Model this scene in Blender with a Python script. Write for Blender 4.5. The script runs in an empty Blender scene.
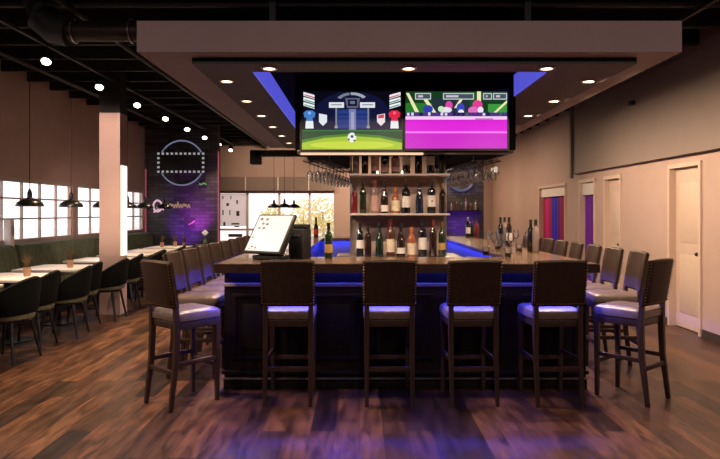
import bpy, bmesh, math, random
from mathutils import Vector, Matrix
random.seed(7)
C = bpy.context.scene.collection
PI = math.pi
R = math.radians
F = 620.0            # focal length in pixels of the 720-wide frame
EYE = 1.49

def at(px, py, d):
    """world point at depth d seen at pixel (px, py)"""
    return Vector(((px - 359) / F * d, d, EYE + (212 - py) / F * d))

# ------------------------------------------------------------------ materials
def new_mat(name):
    m = bpy.data.materials.new(name); m.use_nodes = True
    nt = m.node_tree
    return m, nt, nt.nodes['Principled BSDF']

def P(name, col, rough=.5, metal=0., var=.12, scale=14., spec=.5, bump=0., bscale=60., stretch=(1, 1, 1), coat=0.):
    m, nt, b = new_mat(name)
    tc = nt.nodes.new('ShaderNodeTexCoord'); mp = nt.nodes.new('ShaderNodeMapping')
    mp.inputs['Scale'].default_value = stretch
    nz = nt.nodes.new('ShaderNodeTexNoise'); nz.inputs['Scale'].default_value = scale; nz.inputs['Detail'].default_value = 4
    nt.links.new(tc.outputs['Object'], mp.inputs['Vector']); nt.links.new(mp.outputs['Vector'], nz.inputs['Vector'])
    rp = nt.nodes.new('ShaderNodeValToRGB')
    rp.color_ramp.elements[0].position = .3; rp.color_ramp.elements[1].position = .7
    rp.color_ramp.elements[0].color = (*[c * (1 - var) for c in col], 1)
    rp.color_ramp.elements[1].color = (*[min(1, c * (1 + var)) for c in col], 1)
    nt.links.new(nz.outputs['Fac'], rp.inputs['Fac']); nt.links.new(rp.outputs['Color'], b.inputs['Base Color'])
    b.inputs['Roughness'].default_value = rough; b.inputs['Metallic'].default_value = metal
    b.inputs['Specular IOR Level'].default_value = spec
    b.inputs['Coat Weight'].default_value = coat
    if bump:
        n2 = nt.nodes.new('ShaderNodeTexNoise'); n2.inputs['Scale'].default_value = bscale
        nt.links.new(mp.outputs['Vector'], n2.inputs['Vector'])
        bp = nt.nodes.new('ShaderNodeBump'); bp.inputs['Strength'].default_value = bump; bp.inputs['Distance'].default_value = .01
        nt.links.new(n2.outputs['Fac'], bp.inputs['Height']); nt.links.new(bp.outputs['Normal'], b.inputs['Normal'])
    return m

def E(name, col, s=1.):
    m, nt, b = new_mat(name)
    b.inputs['Base Color'].default_value = (.02, .02, .02, 1)
    b.inputs['Emission Color'].default_value = (*col, 1); b.inputs['Emission Strength'].default_value = s
    b.inputs['Roughness'].default_value = .4
    return m

def srgb(r, g, b):
    f = lambda c: (c / 255 / 12.92) if c / 255 <= .04045 else ((c / 255 + .055) / 1.055) ** 2.4
    return (f(r), f(g), f(b))

def GLASS(name, tint=(1, 1, 1), refl=.12):
    m = bpy.data.materials.new(name); m.use_nodes = True
    nt = m.node_tree; nt.nodes.clear()
    o = nt.nodes.new('ShaderNodeOutputMaterial'); mx = nt.nodes.new('ShaderNodeMixShader')
    t = nt.nodes.new('ShaderNodeBsdfTransparent'); g = nt.nodes.new('ShaderNodeBsdfGlossy')
    fr = nt.nodes.new('ShaderNodeLayerWeight'); fr.inputs['Blend'].default_value = refl
    t.inputs['Color'].default_value = (*tint, 1); g.inputs['Roughness'].default_value = .03
    mu = nt.nodes.new('ShaderNodeMath'); mu.operation = 'MULTIPLY'; mu.inputs[1].default_value = .4; nt.links.new(fr.outputs['Fresnel'], mu.inputs[0])
    nt.links.new(mu.outputs[0], mx.inputs['Fac']); nt.links.new(t.outputs[0], mx.inputs[1]); nt.links.new(g.outputs[0], mx.inputs[2])
    nt.links.new(mx.outputs[0], o.inputs['Surface'])
    return m

def DRINK(name):
    m = bpy.data.materials.new(name); m.use_nodes = True
    nt = m.node_tree; nt.nodes.clear()
    o = nt.nodes.new('ShaderNodeOutputMaterial'); mx = nt.nodes.new('ShaderNodeMixShader'); mx2 = nt.nodes.new('ShaderNodeMixShader')
    t = nt.nodes.new('ShaderNodeBsdfTransparent'); g = nt.nodes.new('ShaderNodeBsdfGlossy'); d = nt.nodes.new('ShaderNodeBsdfTranslucent')
    d.inputs['Color'].default_value = (.9, .85, .9, 1)
    lw = nt.nodes.new('ShaderNodeLayerWeight'); lw.inputs['Blend'].default_value = .5; g.inputs['Roughness'].default_value = .08
    nt.links.new(lw.outputs['Fresnel'], mx.inputs['Fac']); nt.links.new(t.outputs[0], mx.inputs[1]); nt.links.new(g.outputs[0], mx.inputs[2])
    mx2.inputs['Fac'].default_value = .035
    nt.links.new(mx.outputs[0], mx2.inputs[1]); nt.links.new(d.outputs[0], mx2.inputs[2]); nt.links.new(mx2.outputs[0], o.inputs['Surface'])
    return m

def PAPER(name, col):
    m = bpy.data.materials.new(name); m.use_nodes = True
    nt = m.node_tree; b = nt.nodes['Principled BSDF']; o = nt.nodes['Material Output']
    b.inputs['Base Color'].default_value = (*col, 1); b.inputs['Roughness'].default_value = .7
    d = nt.nodes.new('ShaderNodeBsdfTranslucent'); d.inputs['Color'].default_value = (*col, 1); mx = nt.nodes.new('ShaderNodeMixShader'); mx.inputs['Fac'].default_value = .65
    nt.links.new(b.outputs[0], mx.inputs[1]); nt.links.new(d.outputs[0], mx.inputs[2]); nt.links.new(mx.outputs[0], o.inputs['Surface'])
    return m

def floor_mat():
    m, nt, b = new_mat('plank_floor')
    tc = nt.nodes.new('ShaderNodeTexCoord')
    mp = nt.nodes.new('ShaderNodeMapping'); mp.inputs['Rotation'].default_value = (0, 0, R(90))
    nt.links.new(tc.outputs['Object'], mp.inputs['Vector'])
    br = nt.nodes.new('ShaderNodeTexBrick'); br.offset = .37; br.offset_frequency = 2
    br.inputs['Scale'].default_value = 1; br.inputs['Brick Width'].default_value = 1.25; br.inputs['Row Height'].default_value = .165
    br.inputs['Mortar Size'].default_value = .002; br.inputs['Bias'].default_value = 0
    br.inputs['Color1'].default_value = (.018, .008, .005, 1); br.inputs['Color2'].default_value = (.140, .066, .031, 1)
    br.inputs['Mortar'].default_value = (.015, .008, .006, 1)
    nt.links.new(mp.outputs['Vector'], br.inputs['Vector'])
    m2 = nt.nodes.new('ShaderNodeMapping'); m2.inputs['Scale'].default_value = (11, 1.8, 1)
    nt.links.new(tc.outputs['Object'], m2.inputs['Vector'])
    nz = nt.nodes.new('ShaderNodeTexNoise'); nz.inputs['Scale'].default_value = 1.6; nz.inputs['Detail'].default_value = 6; nz.inputs['Distortion'].default_value = .8
    nt.links.new(m2.outputs['Vector'], nz.inputs['Vector'])
    rp = nt.nodes.new('ShaderNodeValToRGB'); rp.color_ramp.elements[0].position = .3; rp.color_ramp.elements[1].position = .72
    rp.color_ramp.elements[0].color = (.26, .23, .22, 1); rp.color_ramp.elements[1].color = (1.4, 1.3, 1.25, 1)
    nt.links.new(nz.outputs['Fac'], rp.inputs['Fac'])
    mul = nt.nodes.new('ShaderNodeMix'); mul.data_type = 'RGBA'; mul.blend_type = 'MULTIPLY'; mul.inputs['Factor'].default_value = 1
    nt.links.new(br.outputs['Color'], mul.inputs['A']); nt.links.new(rp.outputs['Color'], mul.inputs['B'])
    nt.links.new(mul.outputs['Result'], b.inputs['Base Color'])
    mr = nt.nodes.new('ShaderNodeMapRange'); mr.inputs['To Min'].default_value = .24; mr.inputs['To Max'].default_value = .44
    nt.links.new(nz.outputs['Fac'], mr.inputs['Value']); nt.links.new(mr.outputs['Result'], b.inputs['Roughness'])
    b.inputs['Specular IOR Level'].default_value = .36
    bp = nt.nodes.new('ShaderNodeBump'); bp.inputs['Strength'].default_value = .35; bp.inputs['Distance'].default_value = .006
    nt.links.new(nz.outputs['Fac'], bp.inputs['Height']); nt.links.new(bp.outputs['Normal'], b.inputs['Normal'])
    return m

def brick_mat():
    m, nt, b = new_mat('dark_brick')
    tc = nt.nodes.new('ShaderNodeTexCoord'); mp = nt.nodes.new('ShaderNodeMapping'); mp.inputs['Rotation'].default_value = (R(90), 0, 0)
    br = nt.nodes.new('ShaderNodeTexBrick'); br.inputs['Scale'].default_value = 1
    br.inputs['Brick Width'].default_value = .24; br.inputs['Row Height'].default_value = .08; br.inputs['Mortar Size'].default_value = .006
    br.inputs['Color1'].default_value = (.020, .018, .022, 1); br.inputs['Color2'].default_value = (.055, .05, .06, 1); br.inputs['Mortar'].default_value = (.012, .012, .012, 1)
    nt.links.new(tc.outputs['Object'], mp.inputs['Vector']); nt.links.new(mp.outputs['Vector'], br.inputs['Vector'])
    nt.links.new(br.outputs['Color'], b.inputs['Base Color']); b.inputs['Roughness'].default_value = .7
    return m

def curtain_mat(name, stops):
    m, nt, b = new_mat(name)
    tc = nt.nodes.new('ShaderNodeTexCoord'); sx = nt.nodes.new('ShaderNodeSeparateXYZ')
    nt.links.new(tc.outputs['Generated'], sx.inputs[0])
    rp = nt.nodes.new('ShaderNodeValToRGB')
    el = rp.color_ramp.elements
    el[0].position = stops[0][0]; el[0].color = (*stops[0][1], 1)
    el[1].position = stops[-1][0]; el[1].color = (*stops[-1][1], 1)
    for p, c in stops[1:-1]:
        e = el.new(p); e.color = (*c, 1)
    nt.links.new(sx.outputs['Y'], rp.inputs['Fac']); nt.links.new(rp.outputs['Color'], b.inputs['Base Color'])
    b.inputs['Roughness'].default_value = .7
    return m

M = dict(
    floor=floor_mat(), brick=brick_mat(),
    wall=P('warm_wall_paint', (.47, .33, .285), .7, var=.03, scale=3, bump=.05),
    wall_up=P('shaded_wall_brown_trim', (.235, .175, .155), .7, var=.03, scale=3),  # dimness of the upper wall put into its colour; also brown entrance trim
    white=P('white_paint', (.75, .68, .64), .5, var=.03),
    conduit=P('conduit_paint', (.11, .085, .075), .6),
    door=P('cream_door_paint', (.60, .45, .37), .5, var=.03),
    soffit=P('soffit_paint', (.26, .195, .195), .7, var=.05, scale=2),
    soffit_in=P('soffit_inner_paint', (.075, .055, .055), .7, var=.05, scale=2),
    matte=P('matte_black', (.004, .004, .004), .9, var=.2, spec=.08),
    black=P('black_paint', (.006, .006, .007), .6, var=.2),
    ceil=P('black_ceiling_paint', (.008, .007, .007), .8, var=.4, scale=4),
    duct=P('dark_duct_metal', (.022, .017, .015), .5, metal=.6, var=.2, scale=5),
    frame=P('window_frame_paint', (.48, .40, .36), .5, var=.05),
    glass=GLASS('window_glass', (1, 1, 1), .06), wineglass=DRINK('drinking_glass'),
    cab=P('dark_stained_wood', (.012, .008, .008), .45, spec=.2, var=.4, scale=6, stretch=(1, 1, .1)),
    lining=P('bar_lining_grey', (.15, .16, .24), .5, var=.03),
    counter=P('glossy_wood_counter', (.105, .058, .031), .24, var=.3, scale=5, stretch=(.4, 3, 1), coat=.3),
    counter_edge=P('counter_edge_wood', (.045, .025, .016), .35, var=.3, scale=8),
    stoolwood=P('stool_dark_wood', (.040, .022, .016), .38, var=.35, scale=20, stretch=(1, 1, .15)),
    leather=P('dark_brown_leather', (.032, .017, .011), .55, spec=.2, var=.2, scale=25, bump=.15, bscale=140),
    seatleather=P('seat_leather', (.135, .095, .082), .33, var=.15, scale=25, bump=.12, bscale=140),
    nail=P('brass_nailheads', (.42, .28, .14), .3, metal=1, var=.1),
    velvet=P('black_velvet', (.0025, .003, .003), .8, var=.3, scale=30, spec=.15),
    olive=P('olive_velvet', (.10, .094, .05), .75, var=.15, scale=30),
    boothgreen=P('green_channel_velvet', (.085, .10, .06), .7, var=.25, scale=12),
    blackleg=P('black_metal_leg', (.01, .01, .01), .4, var=.2),
    tabletop=P('white_marble_top', (.74, .68, .64), .3, var=.06, scale=3),
    pendant=P('black_enamel', (.012, .011, .011), .3, var=.1),
    bulb=E('pendant_bulb', (1, .75, .5), 2.5),
    lens=E('downlight_lens', (1, .80, .58), 7), tracklens=E('spot_lens', (1, .84, .62), 22),
    ring=P('downlight_trim', (.5, .42, .38), .4),
    ledblue=E('blue_led', (.10, .12, 1.0), 2.2), coffer=E('blue_led_wall_glow', (.085, .085, .62), 1.0),
    trimglow=E('warm_trim_glow', (1, .66, .42), .95), sconce=E('sconce_glass', (1, .80, .62), .6), colglow=E('warm_white_glow', (1, .83, .66), 1.6),
    ledpink=E('pink_led', (.75, .12, .22), .35),
    neonwhite=E('white_neon', (.75, .72, .95), .42), neonring=E('ring_neon', (.45, .48, .75), .30), neonpink=E('pink_neon', (.95, .55, .72), .75),
    neongold=E('gold_neon', (.85, .50, .32), .35), neongreen=E('green_neon', (.12, .7, .12), .45), neonmag=E('magenta_neon', (.9, .1, .5), .6),
    bulbdim=E('marquee_bulb', (.75, .72, .72), .42), neonblue=E('blue_ring_neon', (.18, .24, .55), .22),
    shelf=P('pale_shelf_board', (.50, .42, .40), .35, var=.05),
    steel=P('brushed_steel', (.45, .43, .42), .3, metal=1, var=.1),
    pot=P('terracotta_pot', (.42, .25, .16), .6), plant=P('dry_grass_leaf', (.14, .09, .035), .7, var=.4), leafg=P('green_leaf', (.10, .16, .05), .6, var=.4),
    petal=P('white_petal', (.8, .78, .8), .6), paper=PAPER('white_paper', (.9, .86, .86)), ink=P('dark_ink', (.05, .04, .05), .6),
    screen_pos=E('pos_screen_glow', (1, .88, .82), .95), screen_mark=E('pos_screen_marks', (.35, .10, .10), .5), screen_dark=E('pos_screen_dark', (.10, .06, .07), .3),
    bush=PAPER('yellow_green_leaves', (.84, .78, .44)), bark=P('grey_bark', (.14, .11, .09), .8),
    ground=P('pale_paving', (.75, .71, .69), .8, var=.1, scale=2), render_wall=P('pale_render', (.65, .6, .58), .8, var=.05),
    base=P('baseboard_dark', (.05, .032, .028), .5),
)

# ------------------------------------------------------------------ mesh builder
class MB:
    def __init__(s): s.bm = bmesh.new(); s.mi = 0
    def face(s, pts, smooth=False):
        f = s.bm.faces.new([s.bm.verts.new(p) for p in pts]); f.material_index = s.mi; f.smooth = smooth; return f
    def box(s, c, d, bev=0, mat=None, seg=2):
        g = bmesh.ops.create_cube(s.bm, size=1); vs = g['verts']
        for v in vs: v.co = Vector((v.co.x * d[0], v.co.y * d[1], v.co.z * d[2]))
        fs = {f for v in vs for f in v.link_faces}
        if bev:
            es = {e for v in vs for e in v.link_edges}
            r = bmesh.ops.bevel(s.bm, geom=list(es), offset=bev, segments=seg, affect='EDGES', profile=.5)
            fs = set(r['faces']) | {f for f in fs if f.is_valid}
            vs = list({v for f in fs for v in f.verts})
        T = Matrix.Translation(c)
        if mat is not None: T = T @ mat
        for v in vs: v.co = T @ v.co
        for f in fs: f.material_index = s.mi
        return s
    def b2(s, x0, x1, y0, y1, z0, z1, bev=0):
        return s.box(((x0 + x1) / 2, (y0 + y1) / 2, (z0 + z1) / 2), (x1 - x0, y1 - y0, z1 - z0), bev)
    def loft(s, rings, closed=False, cap=True):
        vr = [[s.bm.verts.new(p) for p in r] for r in rings]
        n = len(vr[0]); k = len(vr)
        for i in range(k if closed else k - 1):
            a, b = vr[i], vr[(i + 1) % k]
            for j in range(n):
                f = s.bm.faces.new((a[j], a[(j + 1) % n], b[(j + 1) % n], b[j])); f.smooth = True; f.material_index = s.mi
        if cap and not closed:
            for r in (vr[0], vr[-1]):
                f = s.bm.faces.new(r); f.material_index = s.mi
        return s
    def lathe(s, prof, c=(0, 0, 0), seg=20, cap=True):
        c = Vector(c)
        s.loft([[c + Vector((r * math.cos(2 * PI * j / seg), r * math.sin(2 * PI * j / seg), z)) for j in range(seg)] for r, z in prof], cap=cap)
        return s
    def tube(s, pts, r, seg=8, closed=False):
        pts = [Vector(p) for p in pts]; n = len(pts); rings = []
        up = Vector((0, 0, 1))
        for i, p in enumerate(pts):
            if closed: t = pts[(i + 1) % n] - pts[i - 1]
            else: t = pts[min(i + 1, n - 1)] - pts[max(i - 1, 0)]
            t.normalize()
            u = up if abs(t.dot(up)) < .95 else Vector((0, 1, 0))
            a = t.cross(u).normalized(); b = t.cross(a).normalized()
            rr = r[i] if isinstance(r, (list, tuple)) else r
            rings.append([p + (a * math.cos(2 * PI * j / seg) + b * math.sin(2 * PI * j / seg)) * rr for j in range(seg)])
        return s.loft(rings, closed=closed)
    def bar(s, pts, ws):
        """square section along pts (mostly vertical), widths ws = [(wx, wy)]"""
        rings = []
        for p, (wx, wy) in zip(pts, ws):
            p = Vector(p); b = .2
            rings.append([p + Vector((x * wx / 2, y * wy / 2, 0)) for x, y in
                          ((-1 + b, -1), (1 - b, -1), (1, -1 + b), (1, 1 - b), (1 - b, 1), (-1 + b, 1), (-1, 1 - b), (-1, -1 + b))])
        return s.loft(rings)
    def build(s, name, mat, parent=None, loc=None, angle=35):
        bmesh.ops.recalc_face_normals(s.bm, faces=s.bm.faces[:])
        me = bpy.data.meshes.new(name); s.bm.to_mesh(me); s.bm.free()
        for m in (mat if isinstance(mat, (list, tuple)) else [mat]): me.materials.append(m)
        me.polygons.foreach_set('use_smooth', [True] * len(me.polygons))
        me.set_sharp_from_angle(angle=R(angle))
        o = bpy.data.objects.new(name, me); C.objects.link(o)
        if parent is not None: o.parent = parent
        if loc is not None: o.location = loc
        return o

def tag(o, label, cat, group=None, kind=None):
    o['label'] = label; o['category'] = cat
    if group: o['group'] = group
    if kind: o['kind'] = kind
    return o
def thing(name, label, cat, loc=(0, 0, 0), rotz=0, group=None):
    o = bpy.data.objects.new(name, None); C.objects.link(o)
    o.empty_display_size = .1
    o.location = loc; o.rotation_euler = (0, 0, rotz)
    return tag(o, label, cat, group)
def struct(o, label, cat, group=None): return tag(o, label, cat, group, 'structure')
def dup(root, loc, rotz=0, label=None, group=None):
    r = root.copy(); C.objects.link(r); r.location = loc; r.rotation_euler = (0, 0, rotz)
    if label: r['label'] = label
    if group: r['group'] = group
    for ch in list(root.children):
        c = ch.copy(); C.objects.link(c); c.parent = r
        for g in list(ch.children):
            d = g.copy(); C.objects.link(d); d.parent = c
    return r
def rrect(w, d, r, n=4):
    pts = []
    for cx, cy, a0 in ((w / 2 - r, d / 2 - r, 0), (-w / 2 + r, d / 2 - r, 90), (-w / 2 + r, -d / 2 + r, 180), (w / 2 - r, -d / 2 + r, 270)):
        for k in range(n + 1):
            a = R(a0 + 90 * k / n); pts.append((cx + r * math.cos(a), cy + r * math.sin(a)))
    return pts
ORD = ['nearest', 'second nearest', 'third nearest', 'fourth nearest', 'fifth nearest', 'sixth nearest', 'seventh nearest', 'eighth nearest', 'ninth nearest', 'tenth nearest']

# ------------------------------------------------------------------ lights
LS = 1.0
def spot(loc, power, col=(1, .74, .50), angle=110, blend=.8, aim=None, r=.05):
    l = bpy.data.lights.new('spot', 'SPOT'); l.energy = power * LS; l.color = col; l.spot_size = R(angle); l.spot_blend = blend; l.shadow_soft_size = r
    o = bpy.data.objects.new('spot_light', l); C.objects.link(o); o.location = loc
    if aim is not None:
        o.rotation_euler = (Vector(aim) - Vector(loc)).to_track_quat('-Z', 'Y').to_euler()
    return o
def area(loc, sx, sy, power, col, aim=None, rot=None):
    l = bpy.data.lights.new('area', 'AREA'); l.shape = 'RECTANGLE'; l.size = sx; l.size_y = sy; l.energy = power * LS; l.color = col
    o = bpy.data.objects.new('strip_light', l); C.objects.link(o); o.location = loc
    if aim is not None: o.rotation_euler = (Vector(aim) - Vector(loc)).to_track_quat('-Z', 'Y').to_euler()
    if rot is not None: o.rotation_euler = rot
    return o

# ------------------------------------------------------------------ room shell
XL, XR, XU, YF, YB, ZC = -5.0, 4.1, 4.0, -2.5, 19.0, 3.9
m = MB(); m.b2(XL - .3, XR + .9, YF - .2, YB + .3, -.1, 0)
struct(m.build('floor', M['floor']), 'reddish brown wood plank floor with a soft gloss', 'floor')
m = MB(); m.b2(XL - .3, XR + .9, YF - .2, YB + .3, ZC, ZC + .1)
struct(m.build('ceiling', M['ceil']), 'black painted open ceiling above the hanging soffit', 'ceiling')

def wall_x(x0, x1, y0, y1, z0, z1, holes):
    """wall slab along Y with holes [(ya, yb, za, zb)]"""
    m = MB(); y = y0
    for ya, yb, za, zb in sorted(holes):
        m.b2(x0, x1, y, ya, z0, z1)
        if za > z0: m.b2(x0, x1, ya, yb, z0, za)
        if zb < z1: m.b2(x0, x1, ya, yb, zb, z1)
        y = yb
    m.b2(x0, x1, y, y1, z0, z1)
    return m
WIN = [(4.6, 7.45), (7.65, 10.84), (11.03, 14.4)]
ZS, ZH = 1.03, 1.99
m = wall_x(XL - .1, XL, YF, YB, 0, ZC, [(a, b, ZS, ZH) for a, b in WIN])
struct(m.build('wall_left', M['wall']), 'pinkish beige wall along the booths with a band of gridded windows', 'wall')
for i, (a, b) in enumerate(WIN):
    f = MB(); xm = XL - .035
    for z in (ZS + .03, ZH - .03): f.b2(xm - .03, xm + .03, a, b, z - .03, z + .03)
    for z in (1.39, 1.69): f.b2(xm - .015, xm + .015, a, b, z - .012, z + .012)
    n = round((b - a) / .54)
    for k in range(n + 1):
        y = a + .02 + (b - a - .04) * k / n
        w = .012 if 0 < k < n else .02
        f.b2(xm - .02, xm + .02, y - w, y + w, ZS, ZH)
    w = struct(f.build('window_%d' % (i + 1), M['frame']), ['gridded side window nearest the camera on the booth wall', 'gridded window behind the long green booth', 'gridded window beyond the beige column'][i], 'window')
    g = MB(); g.b2(xm - .003, xm + .003, a, b, ZS, ZH); g.build('pane', M['glass'], w)
    sl = MB(); sl.b2(XL - .09, XL + .012, a - .03, b + .03, ZS - .03, ZS); sl.build('sill', M['frame'], w)

# right wall (lower part stands back under the bulkhead)
DOORS = [(7.45, 8.15, 2.06), (9.72, 10.3, 2.03), (10.78, 11.47, 2.03), (12.3, 14.05, 2.02)]
m = wall_x(XR, XR + .12, YF, YB, 0, 2.2, [(a, b, 0, h) for a, b, h in DOORS]); m.b2(XR, XR + .12, 11.66, YB, 2.2, ZC)
struct(m.build('wall_right', M['wall']), 'warm beige wall with doors beyond the right row of stools', 'wall')
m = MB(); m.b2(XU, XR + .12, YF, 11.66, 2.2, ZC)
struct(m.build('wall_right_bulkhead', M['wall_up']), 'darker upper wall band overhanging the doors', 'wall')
m = MB(); m.b2(XL, XR + .9, YF - .15, YF, 0, ZC)
struct(m.build('wall_front', M['wall']), 'beige wall behind the viewer', 'wall')
# closing wall behind the doorways on the right
m = MB(); m.b2(XR + .75, XR + .85, YF, YB, 0, 2.4); m.b2(XR + .12, XR + .85, YF, YB, 2.2, 2.4)
for y in (11.9, 14.45, 10.55): m.b2(XR + .12, XR + .75, y - .04, y + .04, 0, 2.2)
struct(m.build('wall_corridor', M['white']), 'white corridor wall seen through the doorways on the right', 'wall')
m = MB()
ys = [YF] + [v for a, b, h in DOORS for v in (a - .06, b + .06)] + [YB]
for k in range(0, len(ys), 2): m.b2(XR - .015, XR, ys[k], ys[k + 1], 0, .09)
struct(m.build('baseboard_right', M['base']), 'low dark baseboard along the wall with the doors', 'baseboard')

def door(i, a, b, h, label, leaf=True, frame_w=.05):
    m = MB()
    for y in (a - frame_w / 2 + .005, b + frame_w / 2 - .005): m.b2(XR - .025, XR + .13, y - frame_w / 2, y + frame_w / 2, 0, h + frame_w)
    m.b2(XR - .025, XR + .13, a, b, h - .005, h + frame_w)
    d = struct(m.build('door_%d' % i, M['door']), label, 'door')
    if leaf:
        p = MB(); p.b2(XR + .06, XR + .1, a + .006, b - .006, .01, h - .006)
        for z0, z1 in ((.2, .95), (1.1, h - .2)): p.b2(XR + .052, XR + .06, a + .12, b - .12, z0, z1, .004)
        lf = p.build('door_leaf', M['door'], d)
        k = MB(); k.tube([(XR + .06, a + .07, .975), (XR + .01, a + .07, .975)], [.01, .01]); k.tube([(XR + .02, a + .07, .975), (XR - .005, a + .07, .975), (XR - .025, a + .07, .975)], [.016, .026, .016], 12)
        k.build('door_knob', M['pendant'], lf)
    return d
door(1, *DOORS[0], 'cream door with dark knob in a recessed frame, nearest the camera on the right wall')
door(2, *DOORS[1], 'cream door in the middle of the right wall, between knobbed near door and purple doorway')
door(3, *DOORS[2], 'narrow doorway with a purple curtain on the right wall', leaf=False)
door(4, *DOORS[3], 'wide doorway with a striped red and blue curtain on the right wall', leaf=False)
def header(d, a, b, z0, z1):
    m = MB(); m.b2(XR + .03, XR + .07, a, b, z0, z1); m.build('header_panel', M['white'], d)
header(bpy.data.objects['door_3'], *DOORS[2][:2], 1.80, 2.03); header(bpy.data.objects['door_4'], *DOORS[3][:2], 1.82, 2.02)
def curtain(a, b, z1, mat, label, waves):
    m = MB(); n = waves * 8; rf = []; 
    for k in range(n + 1):
        y = a + (b - a) * k / n; x = XR + .09 + .02 * math.sin(2 * PI * waves * k / n)
        rf.append([Vector((x - .004, y, .02)), Vector((x + .004, y, .02)), Vector((x + .004, y, z1)), Vector((x - .004, y, z1))])
    m.loft(rf); o = m.build('curtain', mat); tag(o, label, 'curtain')
    return o
red, blu, mag, vio = srgb(150, 10, 60), srgb(45, 25, 190), srgb(190, 20, 120), srgb(90, 15, 130)
curtain(12.31, 14.04, 2.0, curtain_mat('striped_curtain', [(0, vio), (.12, mag), (.25, red), (.4, vio), (.5, blu), (.62, blu), (.7, red), (.85, mag), (1, red)]), 'curtain striped crimson, blue and magenta in the wide doorway', 9)
curtain(10.79, 11.46, 2.0, curtain_mat('purple_curtain', [(0, mag), (.4, vio), (1, srgb(120, 30, 180))]), 'plain purple curtain in the narrow doorway', 3)

# back wall with glazed entrance
m = MB(); GX0, GX1, GH = -4.32, -.75, 2.12
m.b2(XL, GX0, YB, YB + .2, 0, ZC); m.b2(GX0, GX1, YB, YB + .2, GH, ZC); m.b2(GX1, XR + .9, YB, YB + .2, 0, ZC)
struct(m.build('wall_back', M['wall']), 'far beige wall around the glazed entrance', 'wall')
f = MB(); yy = YB + .08
xs = [GX0, -3.43, -2.45, -1.52, GX1]
for x in xs: f.b2(x - .035, x + .035, yy - .03, yy + .03, 0, GH)
for z in (.06, GH - .03, .95): f.b2(GX0, GX1, yy - .025, yy + .025, z - .03, z + .03)
w = struct(f.build('window_4', M['frame']), 'glazed entrance front in the far wall', 'window')
w.data.materials[0] = M['white']
g = MB(); g.b2(GX0, GX1, yy - .004, yy + .004, 0, GH); g.build('pane', M['glass'], w)
# dark transom band in front of it
m = MB(); m.b2(GX0, GX1, YB - .25, YB - .02, 2.14, 2.55)
struct(m.build('trim_1', M['wall_up']), 'brown roller shade box above the glazed entrance', 'trim')
for x in xs[1:4]:
    b = MB(); b.b2(x - .015, x + .015, YB - .27, YB - .25, 2.14, 2.55); b.build('joint_strip', M['white'], bpy.data.objects['trim_1'])

# freestanding column with a glowing strip on one face
KX0, KX1, KY0, KY1, KZ = -3.77, -3.47, 9.0, 9.27, 2.93
m = MB(); m.b2(KX0, KX1, KY0, KY1, 0, KZ)
col = struct(m.build('column', M['wall']), 'square beige column standing between the booth tables', 'column')
m = MB(); m.b2(KX0 + .002, KX1 - .002, KY0 + .002, KY1 - .002, KZ, 3.9); m.build('painted_upper_part', M['ceil'], col)
m = MB(); m.b2(KX1, KX1 + .012, KY0 + .02, KY1 - .02, .85, 2.17, .003); m.build('glow_strip', M['colglow'], col)
# neon feature wall, left
FX0, FX1, FY = -5.0, -3.30, 14.5
m = MB(); m.b2(FX0, FX1, FY, FY + .25, 0, ZC)
fw = struct(m.build('wall_feature', M['brick']), 'dark brick wall glowing purple behind neon signs on the left', 'wall')
m = MB(); m.b2(FX1, FX1 + .03, FY - .03, FY, .5, 2.9); m.build('edge_led', M['ledpink'], fw)
m = MB(); m.b2(FX0, FX0 + .03, FY - .03, FY, .5, 2.5); m.build('edge_led', M['ledpink'], fw)
# dark feature wall at the back right
BX0, BX1, BY = 2.0, 3.22, 16.0
m = MB(); m.b2(BX0, BX1, BY, BY + .2, 0, ZC)
struct(m.build('wall_alcove', M['brick']), 'dark wall glowing violet behind the bar, right of the bottle shelves', 'wall')
# conduit on right upper wall
m = MB(); m.b2(XU - .05, XU, 11.56, 11.64, 2.12, 3.5)
struct(m.build('trim_2', M['conduit']), 'vertical boxed pipe on the upper right wall', 'trim')

# black joists
for k in range(26):
    m = MB(); y = 1.2 + k * .68
    m.b2(XL, XR, y - .03, y + .03, 3.46, 3.78)
    struct(m.build('ceiling_joist', M['ceil']), 'black ceiling joist crossing the dark ceiling', 'joist', 'black joists under the ceiling')
for x in (-4.3, -2.7, 3.2):
    m = MB(); m.tube([(x, 1, 3.40), (x, 18, 3.40)], .03)
    tag(m.build('ceiling_pipe', M['duct']), {-4.3: 'dark thin pipe under the ceiling nearest the window wall', -2.7: 'dark thin pipe between the spotlight track and the soffit', 3.2: 'dark thin pipe under the ceiling near the right wall'}[x], 'pipe')
t = thing('air_duct', 'round dark duct running along the ceiling into the soffit, upper left', 'duct', (0, 6.0, 0))
m = MB(); m.tube([(-1.9, 0, 3.24), (-2.8, 0, 3.24)], .1, 16); m.build('duct_run', M['duct'], t)
m = MB(); m.tube([(-2.8, 0, 3.24), (-2.95, 0, 3.27), (-3.06, 0, 3.36), (-3.12, 0, 3.55), (-3.12, 0, 3.88)], .15, 16); m.build('duct_elbow', M['black'], t)
for x in (-2.2, -2.75):
    m = MB(); m.tube([(x, .112 * math.cos(a * PI / 8), 3.24 + .112 * math.sin(a * PI / 8)) for a in range(16)], .008, 6, True); m.build('duct_clamp', M['steel'], t)
t = thing('air_duct', 'square black duct bracket hanging at the far end near the entrance', 'duct', (0, 14.0, 0))
m = MB(); m.b2(-2.35, -.9, -.1, .1, 2.74, 2.88, .01); m.build('duct_run', M['black'], t)
m = MB(); m.b2(-2.45, -2.2, -.1, .1, 2.56, 2.88, .02); m.build('duct_outlet', M['black'], t)
m = MB(); m.b2(-1.15, -.9, -.1, .1, 2.60, 3.4, .02); m.build('duct_riser', M['black'], t)

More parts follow.
